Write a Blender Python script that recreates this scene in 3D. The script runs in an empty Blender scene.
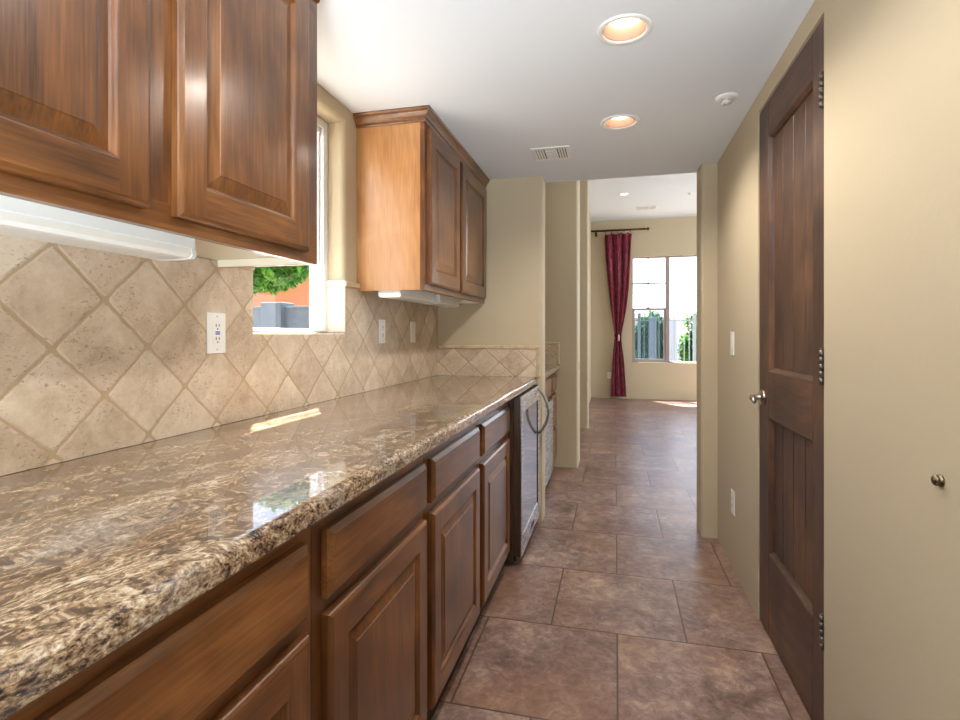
import bpy, bmesh, math, random
from mathutils import Vector, Matrix
random.seed(7)
C = bpy.context.scene.collection
S = bpy.context.scene
PI = math.pi

# ------------------------------------------------------------------ camera
cam_d = bpy.data.cameras.new('camera')
cam = bpy.data.objects.new('camera', cam_d); C.objects.link(cam)
cam_d.sensor_width = 36.0
cam_d.lens = 535.0 / 960.0 * 36.0
cam_d.shift_y = -26.0 / 960.0
cam_d.clip_start = 0.02
cam.location = (0, 0, 1.18)
cam.rotation_euler = (PI / 2, 0, math.atan(135 / 535))
S.camera = cam

# ------------------------------------------------------------------ world, sun, large lights, exposure
world = bpy.data.worlds.new('sky'); S.world = world
world.use_nodes = True
wn = world.node_tree.nodes; wl = world.node_tree.links
bg = wn['Background']
geo = wn.new('ShaderNodeTexCoord'); sep = wn.new('ShaderNodeSeparateXYZ')
wl.new(geo.outputs['Generated'], sep.inputs[0])
cr = wn.new('ShaderNodeValToRGB')
cr.color_ramp.elements[0].position = 0.0; cr.color_ramp.elements[0].color = (0.96, 0.97, 1.0, 1)
cr.color_ramp.elements[1].position = 0.75; cr.color_ramp.elements[1].color = (0.42, 0.62, 1.0, 1)
wl.new(sep.outputs['Z'], cr.inputs[0]); wl.new(cr.outputs[0], bg.inputs['Color'])
bg.inputs['Strength'].default_value = 3.4

sun_d = bpy.data.lights.new('sun', 'SUN'); sun_d.energy = 42.0; sun_d.angle = math.radians(0.6)
sun_d.color = (1.0, 0.97, 0.93)
sun = bpy.data.objects.new('sun', sun_d); C.objects.link(sun)
sun.rotation_euler = Vector((0.1, -0.14, -0.3375)).to_track_quat('-Z', 'Y').to_euler()
sun.location = (-4, 6, 12)

def area(name, loc, direction, sx, sy, energy, color=(1, 1, 1), spread=PI):
    d = bpy.data.lights.new(name, 'AREA'); d.shape = 'RECTANGLE'
    d.size = sx; d.size_y = sy; d.energy = energy; d.color = color; d.spread = spread
    o = bpy.data.objects.new(name, d); C.objects.link(o)
    o.location = loc; o.rotation_euler = Vector(direction).to_track_quat('-Z', 'Z').to_euler()
    return o
# fill lamps added to brighten the pantry and the rooms at its ends
area('kitchen_fill', (-0.15, -1.0, 0.95), (-0.38, 0.6, 1), 1.1, 1.0, 72, (0.82, 0.91, 1.0), math.radians(125))  # added fill behind the camera, tilted up to brighten the ceiling
area('dining_fill', (3.9, 8.0, 1.6), (-1, 0, 0), 3.0, 2.2, 115, (0.86, 0.93, 1.0))  # added fill in front of the solid east wall, stands in for windows
area('side_hall_fill', (2.9, 3.75, 2.3), (-1, 0.38, -0.05), 0.5, 1.2, 60, (0.88, 0.94, 1.0))  # added fill, out of view, to brighten the pier faces

S.view_settings.view_transform = 'Standard'
S.view_settings.look = 'None'
S.view_settings.exposure = 0.34
S.view_settings.gamma = 1.0
S.view_settings.use_curve_mapping = False

# ------------------------------------------------------------------ node helpers
class NT:
    def __init__(s, name):
        s.m = bpy.data.materials.new(name); s.m.use_nodes = True
        s.t = s.m.node_tree; s.n = s.t.nodes; s.l = s.t.links
        s.b = s.n['Principled BSDF']; s.out = s.n['Material Output']
        s.tc = s.n.new('ShaderNodeTexCoord')
    def put(s, sock, v):
        if v is None: return
        if hasattr(v, 'is_output') or isinstance(v, bpy.types.NodeSocket): s.l.new(v, sock)
        else: sock.default_value = v
    def math(s, op, a, b=None, clamp=False):
        n = s.n.new('ShaderNodeMath'); n.operation = op; n.use_clamp = clamp
        s.put(n.inputs[0], a)
        if b is not None: s.put(n.inputs[1], b)
        return n.outputs[0]
    def sep(s, v):
        n = s.n.new('ShaderNodeSeparateXYZ'); s.put(n.inputs[0], v); return n.outputs
    def comb(s, x, y, z):
        n = s.n.new('ShaderNodeCombineXYZ')
        for i, v in enumerate((x, y, z)): s.put(n.inputs[i], v)
        return n.outputs[0]
    def mapping(s, v, scale=(1, 1, 1), rot=(0, 0, 0), loc=(0, 0, 0)):
        n = s.n.new('ShaderNodeMapping'); s.put(n.inputs[0], v)
        n.inputs['Scale'].default_value = scale; n.inputs['Rotation'].default_value = rot
        n.inputs['Location'].default_value = loc
        return n.outputs[0]
    def vadd(s, a, b, op='ADD'):
        n = s.n.new('ShaderNodeVectorMath'); n.operation = op
        s.put(n.inputs[0], a); s.put(n.inputs[1], b); return n.outputs[0]
    def noise(s, v, scale, detail=4, rough=0.55, dist=0.0):
        n = s.n.new('ShaderNodeTexNoise'); s.put(n.inputs['Vector'], v)
        n.inputs['Scale'].default_value = scale; n.inputs['Detail'].default_value = detail
        n.inputs['Roughness'].default_value = rough; n.inputs['Distortion'].default_value = dist
        return n.outputs['Fac']
    def voro(s, v, scale, feat='F1'):
        n = s.n.new('ShaderNodeTexVoronoi'); n.feature = feat
        s.put(n.inputs['Vector'], v); n.inputs['Scale'].default_value = scale
        return n.outputs
    def white(s, v):
        n = s.n.new('ShaderNodeTexWhiteNoise'); n.noise_dimensions = '3D'; s.put(n.inputs['Vector'], v)
        return n.outputs['Value']
    def ramp(s, f, stops, interp='LINEAR'):
        n = s.n.new('ShaderNodeValToRGB'); r = n.color_ramp; r.interpolation = interp
        while len(r.elements) < len(stops): r.elements.new(0.5)
        for e, (p, c) in zip(r.elements, stops):
            e.position = p
            e.color = (c[0], c[1], c[2], 1) if not isinstance(c, (int, float)) else (c, c, c, 1)
        s.put(n.inputs[0], f); return n.outputs[0]
    def mix(s, f, a, b, mode='MIX'):
        n = s.n.new('ShaderNodeMix'); n.data_type = 'RGBA'; n.blend_type = mode
        s.put(n.inputs[0], f)
        s.put(n.inputs[6], a if not isinstance(a, tuple) else (*a, 1)[:4])
        s.put(n.inputs[7], b if not isinstance(b, tuple) else (*b, 1)[:4])
        return n.outputs[2]
    def bump(s, h, strength=0.3, dist=0.002, prev=None):
        n = s.n.new('ShaderNodeBump'); n.inputs['Strength'].default_value = strength
        n.inputs['Distance'].default_value = dist; s.put(n.inputs['Height'], h)
        if prev is not None: s.l.new(prev, n.inputs['Normal'])
        return n.outputs[0]
    def rnd(s):
        n = s.n.new('ShaderNodeObjectInfo'); return n.outputs['Random']
    def fin(s, color=None, rough=None, normal=None, metal=None, coat=None, coat_rough=None, spec=None):
        if color is not None: s.put(s.b.inputs['Base Color'], (*color, 1) if isinstance(color, tuple) else color)
        if rough is not None: s.put(s.b.inputs['Roughness'], rough)
        if normal is not None: s.put(s.b.inputs['Normal'], normal)
        if metal is not None: s.put(s.b.inputs['Metallic'], metal)
        if coat is not None: s.put(s.b.inputs['Coat Weight'], coat)
        if coat_rough is not None: s.put(s.b.inputs['Coat Roughness'], coat_rough)
        if spec is not None: s.put(s.b.inputs['Specular IOR Level'], spec)
        return s.m

def plain(name, color, rough=0.5, metal=0.0, bump=0.0, **k):
    t = NT(name); P = t.tc.outputs['Object']
    v = t.noise(P, 9, 3)
    col = t.mix(t.math('MULTIPLY', v, 0.12), color, tuple(x * 0.8 for x in color))
    nm = t.bump(t.noise(P, 220, 3), bump, 0.001) if bump else None
    return t.fin(col, rough, nm, metal, **k)

def srgb(r, g, b):
    f = lambda c: ((c / 255 + 0.055) / 1.055) ** 2.4 if c > 10 else c / 255 / 12.92
    return (f(r), f(g), f(b))

# wall and ceiling paint
def paint(name, col, bump=0.25):
    t = NT(name); P = t.tc.outputs['Object']
    c = t.mix(t.math('MULTIPLY', t.noise(P, 3.5, 3), 0.12), col, tuple(x * 0.9 for x in col))
    nm = t.bump(t.noise(P, 55, 4, 0.6), bump, 0.002)
    return t.fin(c, 0.62, nm, spec=0.3)
M = {}
M['wall'] = paint('tan_wall_paint', srgb(190, 175, 147))
M['ceiling'] = paint('ceiling_paint', srgb(228, 233, 237), 0.12)

# wood
def wood(name, dark, mid, light, axis='Z', rough=0.28, knots=False, coat=0.35, sc=1.0):
    t = NT(name); P = t.tc.outputs['Object']
    r = t.rnd()
    off = t.comb(t.math('MULTIPLY', r, 13.0), t.math('MULTIPLY', r, 29.0), t.math('MULTIPLY', r, 7.0))
    P = t.vadd(P, off)
    s = {'Z': (9, 9, 0.7), 'Y': (9, 0.7, 9), 'X': (0.7, 9, 9)}[axis]
    g = t.noise(t.mapping(P, tuple(x * sc for x in s)), 2.2, 5, 0.6, 0.5)
    s2 = {'Z': (60, 60, 2.5), 'Y': (60, 2.5, 60), 'X': (2.5, 60, 60)}[axis]
    fine = t.noise(t.mapping(P, s2), 3.0, 3, 0.6)
    blot = t.noise(P, 3.2, 3, 0.5, 0.4)
    w = {'Z': (1, 1, 0.22), 'Y': (1, 0.22, 1), 'X': (0.22, 1, 1)}[axis]
    wv = t.n.new('ShaderNodeTexWave'); wv.wave_type = 'BANDS'; wv.bands_direction = 'DIAGONAL'
    t.put(wv.inputs['Vector'], t.mapping(P, w)); wv.inputs['Scale'].default_value = 14
    wv.inputs['Distortion'].default_value = 7; wv.inputs['Detail'].default_value = 3
    wv.inputs['Detail Scale'].default_value = 0.8
    f = t.math('ADD', t.math('MULTIPLY', g, 0.34), t.math('MULTIPLY', blot, 0.66))
    f = t.math('ADD', f, t.math('MULTIPLY', t.math('SUBTRACT', wv.outputs['Fac'], 0.5), 0.04))
    f = t.math('ADD', f, t.math('MULTIPLY', t.math('SUBTRACT', fine, 0.5), 0.34))
    col = t.ramp(f, [(0.28, dark), (0.5, mid), (0.72, light)])
    if knots:
        k = t.voro(t.mapping(P, {'Z': (5, 5, 1.6), 'Y': (5, 1.6, 5), 'X': (1.6, 5, 5)}[axis]), 1.3)['Distance']
        kk = t.ramp(k, [(0.0, 1.0), (0.10, 0.0)])
        col = t.mix(t.math('MULTIPLY', kk, 0.75), col, tuple(x * 0.35 for x in dark))
    nm = t.bump(fine, 0.05, 0.001)
    return t.fin(col, rough, nm, coat=coat, coat_rough=0.16)
for ax in 'YZX':
    M['wood' + ax] = wood('stained_cabinet_wood_' + ax.lower(), srgb(50, 27, 11), srgb(104, 62, 28), srgb(146, 96, 50), ax)
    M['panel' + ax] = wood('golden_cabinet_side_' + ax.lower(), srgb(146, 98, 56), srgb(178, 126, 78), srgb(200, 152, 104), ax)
    M['alder' + ax] = wood('knotty_alder_' + ax.lower(), srgb(32, 20, 14), srgb(74, 48, 33), srgb(112, 76, 50), ax, rough=0.48, knots=True, coat=0.1)
M['crown'] = wood('crown_wood', srgb(66, 36, 15), srgb(112, 68, 32), srgb(140, 92, 48), 'Y')
M['toe'] = plain('dark_toe_kick', srgb(34, 24, 18), 0.7)
M['cream'] = plain('cream_melamine', srgb(232, 224, 200), 0.45)
M['white'] = plain('white_plastic', srgb(238, 236, 230), 0.35)
M['white_metal'] = plain('white_enamel', srgb(225, 226, 224), 0.3)
M['slot'] = plain('dark_slot', srgb(30, 26, 24), 0.6)
M['blue'] = plain('blue_button', srgb(30, 90, 190), 0.4)
M['vinyl'] = plain('white_vinyl', srgb(240, 242, 244), 0.35)
M['taupe'] = plain('taupe_window_frame', srgb(150, 138, 134), 0.45)
M['bronze'] = plain('dark_bronze', srgb(70, 52, 34), 0.38, 0.8)
M['nickel'] = plain('satin_nickel', srgb(176, 170, 160), 0.3, 1.0)
M['pewter'] = plain('dull_pewter', srgb(112, 104, 94), 0.4, 0.9)
M['brass'] = plain('aged_brass', srgb(128, 116, 92), 0.33, 1.0)
M['black_iron'] = plain('weathered_iron', srgb(120, 126, 134), 0.5, 0.2)
M['baffle'] = plain('ribbed_baffle', srgb(176, 140, 116), 0.5)

# brushed steel
t = NT('brushed_steel'); P = t.tc.outputs['Object']
nz = t.noise(t.mapping(P, (300, 4, 300)), 1.5, 3)
M['steel'] = t.fin(t.ramp(nz, [(0.3, srgb(186, 192, 200)), (0.7, srgb(214, 220, 226))]), t.ramp(nz, [(0.3, 0.2), (0.7, 0.32)]), metal=1.0)
t = NT('dark_cabinet_steel'); P = t.tc.outputs['Object']
M['dark_steel'] = t.fin(t.ramp(t.noise(t.mapping(P, (40, 40, 3)), 2, 3), [(0.3, srgb(74, 58, 48)), (0.7, srgb(98, 78, 64))]), 0.35, metal=0.5)
M['black_glass'] = plain('smoked_glass_front', srgb(196, 204, 214), 0.04, 0.9)

# granite
t = NT('polished_granite'); P = t.tc.outputs['Object']
Pr = t.mapping(P, (1, 1, 1), (0, 0, math.radians(14)))
warp = t.noise(t.mapping(Pr, (1.6, 0.6, 1.6)), 3.0, 4, 0.6)
Pw = t.vadd(Pr, t.comb(t.math('MULTIPLY', t.math('SUBTRACT', warp, 0.5), 0.22), 0, 0))
flow = t.noise(t.mapping(Pw, (11, 3.2, 11)), 1.5, 6, 0.68, 0.7)
mid = t.noise(t.mapping(Pw, (46, 26, 46)), 1.7, 5, 0.7, 0.8)
sp = t.noise(t.mapping(Pw, (120, 66, 120)), 1.7, 4, 0.7, 0.4)
f = t.math('ADD', t.math('MULTIPLY', flow, 0.25), t.math('ADD', t.math('MULTIPLY', mid, 0.37), t.math('MULTIPLY', sp, 0.38)))
col = t.ramp(f, [(0.40, srgb(24, 20, 20)), (0.445, srgb(70, 54, 44)), (0.485, srgb(122, 98, 76)), (0.52, srgb(156, 132, 104)), (0.56, srgb(186, 168, 144)), (0.63, srgb(218, 210, 198))])
tone = t.noise(t.mapping(Pw, (5, 1.1, 5), loc=(3, 1, 0)), 1.4, 3, 0.5)
col = t.mix(t.ramp(tone, [(0.42, 0.0), (0.62, 0.5)]), col, srgb(186, 156, 122), 'MULTIPLY')
grey = t.noise(t.mapping(P, (6, 3, 6), loc=(7, 4, 1)), 1.5, 4, 0.6)
col = t.mix(t.ramp(grey, [(0.5, 0.0), (0.66, 0.4)]), col, srgb(150, 146, 146))
vo = t.voro(t.mapping(Pw, (70, 38, 70)), 1.0)['Distance']
spk = t.math('MULTIPLY', t.ramp(vo, [(0.10, 1.0), (0.26, 0.0)]), t.ramp(t.noise(Pw, 16, 2), [(0.48, 0.0), (0.58, 1.0)]))
col = t.mix(t.math('MULTIPLY', spk, 0.85), col, srgb(34, 26, 24))
M['granite'] = t.fin(col, 0.25, None, spec=0.2, coat=0.8, coat_rough=0.03); t.b.inputs['Coat IOR'].default_value = 1.52

# tumbled travertine, diamond lay; (u,v) in metres
def diamonds(name, mode):
    t = NT(name); P = t.n.new('ShaderNodeNewGeometry').outputs['Position']
    o = t.sep(P)
    if mode == 'Y': u, v, pu, pv, u0, v0 = o['Y'], o['Z'], 0.2345, 0.2200, 1.326, 0.929
    else: u, v, pu, pv, u0, v0 = o['X'], o['Z'], 0.205, 0.185, -1.02, 0.905
    wob = t.math('MULTIPLY', t.math('SUBTRACT', t.noise(P, 30, 3), 0.5), 0.045)
    uu = t.math('ADD', t.math('DIVIDE', t.math('SUBTRACT', u, u0), pu), wob)
    vv = t.math('DIVIDE', t.math('SUBTRACT', v, v0), pv)
    p = t.math('ADD', uu, vv); q = t.math('SUBTRACT', uu, vv)
    def edge(a):
        fr = t.math('FRACT', t.math('ADD', a, 100.0))
        return t.math('MINIMUM', fr, t.math('SUBTRACT', 1.0, fr))
    ep, eq = edge(p), edge(q)
    e = t.math('MINIMUM', ep, eq)
    rounded = t.math('ADD', e, t.math('MULTIPLY', t.math('MAXIMUM', t.math('SUBTRACT', 0.09, t.math('MAXIMUM', ep, eq)), 0.0), -0.28))
    grout = t.ramp(rounded, [(0.013, 1.0), (0.024, 0.0)])
    cell = t.comb(t.math('FLOOR', t.math('ADD', p, 100)), t.math('FLOOR', t.math('ADD', q, 100)), 0.5)
    rr = t.white(cell)
    Pc = t.vadd(P, t.comb(t.math('MULTIPLY', rr, 9), t.math('MULTIPLY', rr, 17), t.math('MULTIPLY', rr, 5)))
    cloud = t.noise(Pc, 8, 9, 0.78, 0.25)
    ff = t.math('ADD', t.math('MULTIPLY', cloud, 0.9), t.math('MULTIPLY', rr, 0.12))
    col = t.ramp(ff, [(0.34, srgb(174, 152, 128)), (0.5, srgb(200, 180, 156)), (0.66, srgb(218, 202, 180))])
    pit = t.noise(t.mapping(Pc, (1, 1, 2.0)), 95, 3, 0.6)
    pits = t.math('MULTIPLY', t.ramp(pit, [(0.34, 1.0), (0.42, 0.0)]), t.ramp(t.noise(Pc, 9, 2), [(0.42, 0.0), (0.55, 1.0)]))
    col = t.mix(t.math('MULTIPLY', pits, 0.5), col, srgb(120, 94, 70))
    col = t.mix(grout, col, srgb(180, 156, 124))
    h = t.ramp(rounded, [(0.014, 0.0), (0.045, 1.0)])
    h = t.math('ADD', h, t.math('MULTIPLY', pits, -0.35))
    h = t.math('ADD', h, t.math('MULTIPLY', t.noise(Pc, 40, 4), 0.35))
    return t.fin(col, 0.5, t.bump(h, 0.6, 0.0025), spec=0.35)
M['dia_side'] = diamonds('travertine_diamonds_side', 'Y')
M['dia_end'] = diamonds('travertine_diamonds_end', 'X')
def trav(name, base, pitch_axis=None):
    t = NT(name); P = t.tc.outputs['Object']
    c = t.noise(P, 16, 5, 0.65, 0.4)
    col = t.ramp(c, [(0.34, tuple(x * 0.72 for x in base)), (0.6, base), (0.75, tuple(min(1, x * 1.15) for x in base))])
    return t.fin(col, 0.5, t.bump(t.noise(P, 60, 3), 0.5, 0.002))
M['trav'] = trav('travertine_trim', srgb(206, 182, 148))
M['trav_light'] = trav('travertine_reveal', srgb(226, 214, 192))

# floor tile
t = NT('slate_look_floor_tile'); P = t.tc.outputs['Object']
o = t.sep(P)
ry = t.math('DIVIDE', t.math('SUBTRACT', o['Y'], 3.25 - 0.538 * 60), 0.538)
row = t.math('FLOOR', ry); fy = t.math('FRACT', ry)
odd = t.math('MODULO', t.math('ADD', row, 3 - 60 + 100), 2.0)
rx = t.math('DIVIDE', t.math('SUBTRACT', t.math('SUBTRACT', o['X'], 0.008 - 0.518 * 40), t.math('MULTIPLY', odd, 0.259)), 0.518)
colx = t.math('FLOOR', rx); fx = t.math('FRACT', rx)
ex = t.math('MINIMUM', fx, t.math('SUBTRACT', 1.0, fx)); ey = t.math('MINIMUM', fy, t.math('SUBTRACT', 1.0, fy))
e = t.math('MINIMUM', ex, ey)
grout = t.ramp(e, [(0.0050, 1.0), (0.0075, 0.0)])
rr = t.white(t.comb(colx, row, 0.3))
Pc = t.vadd(P, t.comb(t.math('MULTIPLY', rr, 11), t.math('MULTIPLY', rr, 7), 0))
c1 = t.noise(Pc, 4.2, 8, 0.74, 0.5)
c2 = t.noise(t.mapping(Pc, (1, 1, 1), loc=(5, 2, 0)), 20, 7, 0.76, 0.6)
f = t.math('ADD', t.math('ADD', t.math('MULTIPLY', c1, 0.5), t.math('MULTIPLY', c2, 0.5)), t.math('MULTIPLY', t.math('SUBTRACT', rr, 0.5), 0.05))
col = t.ramp(f, [(0.36, srgb(84, 64, 58)), (0.45, srgb(116, 92, 84)), (0.54, srgb(148, 121, 110)), (0.64, srgb(190, 162, 138))])
warm = t.noise(t.mapping(Pc, (1, 1, 1), loc=(9, 1, 4)), 2.2, 3)
col = t.mix(t.ramp(warm, [(0.42, 0.0), (0.68, 0.45)]), col, srgb(142, 100, 70))
col = t.mix(grout, col, srgb(88, 64, 48))
h = t.ramp(e, [(0.004, 0.0), (0.016, 1.0)])
nm = t.bump(h, 0.3, 0.002)
nm = t.bump(t.noise(t.mapping(Pc, (1, 2.2, 1)), 22, 3), 0.10, 0.003, nm)
M['floor'] = t.fin(col, t.math('ADD', t.math('MULTIPLY', c2, 0.16), 0.25), nm, spec=0.42)

# curtain
t = NT('burgundy_damask'); P = t.tc.outputs['Object']
pt = t.noise(t.mapping(P, (1, 1, 0.7)), 16, 3, 0.6, 1.5)
col = t.ramp(pt, [(0.50, srgb(128, 10, 48)), (0.57, srgb(186, 50, 82))])
M['curtain'] = t.fin(col, 0.42, t.bump(t.noise(P, 200, 2), 0.2, 0.001)); t.b.inputs['Sheen Weight'].default_value = 0.4
M['tie'] = plain('pink_tie', srgb(206, 150, 160), 0.5)

# glass
def glass(name, tint=(1, 1, 1), refl=0.08, dark=0.0):
    t = NT(name)
    tr = t.n.new('ShaderNodeBsdfTransparent'); tr.inputs[0].default_value = (*tint, 1)
    gl = t.n.new('ShaderNodeBsdfGlossy'); gl.inputs['Roughness'].default_value = 0.02
    mx = t.n.new('ShaderNodeMixShader'); lw = t.n.new('ShaderNodeFresnel'); lw.inputs[0].default_value = 1.22
    ge = t.n.new('ShaderNodeNewGeometry')
    t.l.new(t.math('MULTIPLY', lw.outputs[0], t.math('SUBTRACT', 1.0, ge.outputs['Backfacing'])), mx.inputs[0]); t.l.new(tr.outputs[0], mx.inputs[1]); t.l.new(gl.outputs[0], mx.inputs[2])
    t.l.new(mx.outputs[0], t.out.inputs[0]); return t.m
M['glass'] = glass('clear_window_glass', (0.97, 0.98, 0.99))
t = NT('insect_screen'); tr = t.n.new('ShaderNodeBsdfTransparent'); tr.inputs[0].default_value = (0.9, 0.95, 1, 1)
df = t.n.new('ShaderNodeBsdfDiffuse'); df.inputs[0].default_value = (0.10, 0.14, 0.17, 1)
mx = t.n.new('ShaderNodeMixShader'); mx.inputs[0].default_value = 0.38
t.l.new(tr.outputs[0], mx.inputs[1]); t.l.new(df.outputs[0], mx.inputs[2]); t.l.new(mx.outputs[0], t.out.inputs[0]); M['screen'] = t.m
t = NT('lit_lamp'); t.b.inputs['Emission Color'].default_value = (1, 0.9, 0.74, 1); t.b.inputs['Emission Strength'].default_value = 4.0; M['lamp'] = t.m

# outdoors
M['stucco'] = plain('orange_stucco', srgb(170, 108, 68), 0.9, bump=0.5)
M['pale_stucco'] = plain('pale_stucco', srgb(228, 218, 204), 0.9)
M['rooftile'] = plain('pale_roof_tile', srgb(176, 168, 162), 0.85)
t = NT('grey_block'); P = t.tc.outputs['Object']
M['block'] = t.fin(t.ramp(t.noise(P, 6, 4), [(0.3, srgb(84, 90, 94)), (0.7, srgb(98, 104, 108))]), 0.9)
M['gravel'] = plain('pale_gravel', srgb(132, 124, 112), 0.95, bump=0.5)
t = NT('leaf_green'); P = t.tc.outputs['Object']
col = t.ramp(t.noise(P, 5, 3), [(0.3, srgb(26, 78, 20)), (0.5, srgb(60, 124, 32)), (0.7, srgb(116, 166, 52))])
t.fin(col, 0.5); t.b.inputs['Transmission Weight'].default_value = 0.0
tl = t.n.new('ShaderNodeBsdfTranslucent'); t.l.new(col, tl.inputs[0])
mx = t.n.new('ShaderNodeMixShader'); mx.inputs[0].default_value = 0.35
t.l.new(t.b.outputs[0], mx.inputs[1]); t.l.new(tl.outputs[0], mx.inputs[2]); t.l.new(mx.outputs[0], t.out.inputs[0]); M['leaf'] = t.m
M['bark'] = plain('grey_bark', srgb(116, 100, 86), 0.9)

# ------------------------------------------------------------------ mesh helpers (world coordinates)
class MB:
    def __init__(s): s.bm = bmesh.new()
    def box(s, x0, x1, y0, y1, z0, z1, bev=0.0, seg=2, mi=0):
        t = bmesh.new()
        bmesh.ops.create_cube(t, size=1)
        for v in t.verts:
            v.co = Vector((x0 + (v.co.x + .5) * (x1 - x0), y0 + (v.co.y + .5) * (y1 - y0), z0 + (v.co.z + .5) * (z1 - z0)))
        if bev: bmesh.ops.bevel(t, geom=t.edges[:], offset=bev, segments=seg, profile=0.5, affect='EDGES')
        for f in t.faces: f.material_index = mi
        s.join(t); return s
    def join(s, t):
        me = bpy.data.meshes.new('tmp'); t.to_mesh(me); t.free(); s.bm.from_mesh(me); bpy.data.meshes.remove(me)
    def lathe(s, prof, center, axis='Z', n=40, mi=0, caps=True):
        """prof: list of (radius, along)"""
        t = bmesh.new(); rings = []
        for r, h in prof:
            ring = []
            for i in range(n):
                a = 2 * PI * i / n; ca, sa = math.cos(a) * r, math.sin(a) * r
                p = {'Z': (ca, sa, h), 'X': (h, ca, sa), 'Y': (sa, h, ca)}[axis]
                ring.append(t.verts.new(Vector(p) + Vector(center)))
            rings.append(ring)
        for a, b in zip(rings, rings[1:]):
            for i in range(n):
                j = (i + 1) % n
                t.faces.new((a[i], a[j], b[j], b[i]))
        if caps and prof[0][0] > 1e-5: t.faces.new(rings[0][::-1])
        if caps and prof[-1][0] > 1e-5: t.faces.new(rings[-1])
        bmesh.ops.remove_doubles(t, verts=t.verts[:], dist=1e-6)
        bmesh.ops.recalc_face_normals(t, faces=t.faces[:])
        for f in t.faces: f.material_index = mi; f.smooth = True
        s.join(t); return s
    def tube(s, pts, r, n=10, flat=1.0):
        t = bmesh.new(); rings = []
        pts = [Vector(p) for p in pts]
        rr = r if isinstance(r, (list, tuple)) else [r] * len(pts)
        up = Vector((0, 0, 1))
        for i, p in enumerate(pts):
            d = (pts[min(i + 1, len(pts) - 1)] - pts[max(i - 1, 0)]).normalized()
            a = d.cross(up)
            if a.length < 1e-3: a = d.cross(Vector((0, 1, 0)))
            a.normalize(); b = d.cross(a).normalized()
            rings.append([t.verts.new(p + a * math.cos(2 * PI * k / n) * rr[i] + b * math.sin(2 * PI * k / n) * rr[i] * flat) for k in range(n)])
        for a, b in zip(rings, rings[1:]):
            for k in range(n): t.faces.new((a[k], a[(k + 1) % n], b[(k + 1) % n], b[k]))
        t.faces.new(rings[0][::-1]); t.faces.new(rings[-1])
        bmesh.ops.recalc_face_normals(t, faces=t.faces[:])
        for f in t.faces: f.smooth = True
        s.join(t); return s
    def prism(s, poly, axis, a0, a1, mi=0, smooth=False):
        """poly in the plane across axis: axis Y -> (x,z), X -> (y,z), Z -> (x,y)"""
        t = bmesh.new()
        def P(u, v, w): return {'Y': (u, w, v), 'X': (w, u, v), 'Z': (u, v, w)}[axis]
        A = [t.verts.new(P(u, v, a0)) for u, v in poly]; B = [t.verts.new(P(u, v, a1)) for u, v in poly]
        n = len(poly)
        t.faces.new(A); t.faces.new(B[::-1])
        for i in range(n):
            f = t.faces.new((A[i], B[i], B[(i + 1) % n], A[(i + 1) % n]))
        bmesh.ops.recalc_face_normals(t, faces=t.faces[:])
        for f in t.faces: f.material_index = mi
        s.join(t); return s
def obj(name, mb, mats, parent=None, smooth=False):
    bm = mb.bm if isinstance(mb, MB) else mb
    base = Vector((0, 0, 0)); p = parent
    while p is not None: base += p.location; p = p.parent
    me = bpy.data.meshes.new(name)
    if base.length: bmesh.ops.translate(bm, verts=bm.verts[:], vec=-base)
    bm.to_mesh(me); bm.free()
    o = bpy.data.objects.new(name, me); C.objects.link(o)
    for m in (mats if isinstance(mats, (list, tuple)) else [mats]): me.materials.append(M[m])
    if smooth:
        for f in me.polygons: f.use_smooth = True
    o.parent = parent
    return o
def tag(o, label, cat, group=None, kind=None):
    o['label'] = label; o['category'] = cat
    if group: o['group'] = group
    if kind: o['kind'] = kind
    return o
def thing(name, label, cat, loc, group=None):
    o = bpy.data.objects.new(name, None); C.objects.link(o); o.location = loc
    o.empty_display_size = 0.1
    return tag(o, label, cat, group)
def struct(name, mb, mats, label=None):
    o = obj(name, mb, mats); o['kind'] = 'structure'
    if label: o['label'] = label; o['category'] = name.split('_')[0]
    return o
def dup(root, loc, label=None):
    r = root.copy(); C.objects.link(r); r.location = loc
    if label: r['label'] = label
    for ch in list(root.children):
        c = ch.copy(); C.objects.link(c); c.parent = r
        for g in ch.children:
            d = g.copy(); C.objects.link(d); d.parent = c
    return r

# ------------------------------------------------------------------ dimensions
ZC, ZC2 = 2.169, 3.27
XL, XR = -1.138, 0.574          # painted wall faces
XT = -1.128                      # face of the tiles
YE = 3.34                        # end wall
Z_B = 1.375                      # underside of upper cabinets
XO = -1.245                      # window frame plane

# ------------------------------------------------------------------ structure
struct('floor', MB().box(-1.3, 4.1, -1.4, 10.3, -0.1, 0.0).box(-3.2, 4.1, -3.2, -1.4, -0.1, 0.0), 'floor', 'brown slate look tile floor laid in a staggered pattern')
struct('ceiling', MB().box(XL - .2, XR + .2, -1.4, 3.5, ZC, ZC + 0.1), 'ceiling', 'low white painted ceiling over the pantry passage')
struct('ceiling', MB().box(-1.31, 4.1, 3.5, 10.3, ZC2, ZC2 + 0.1), 'ceiling', 'higher white ceiling of the far room')
struct('ceiling', MB().box(-3.2, 4.1, -3.2, -1.4, 2.6, 2.7), 'ceiling', 'white ceiling of the room at the near end')

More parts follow.
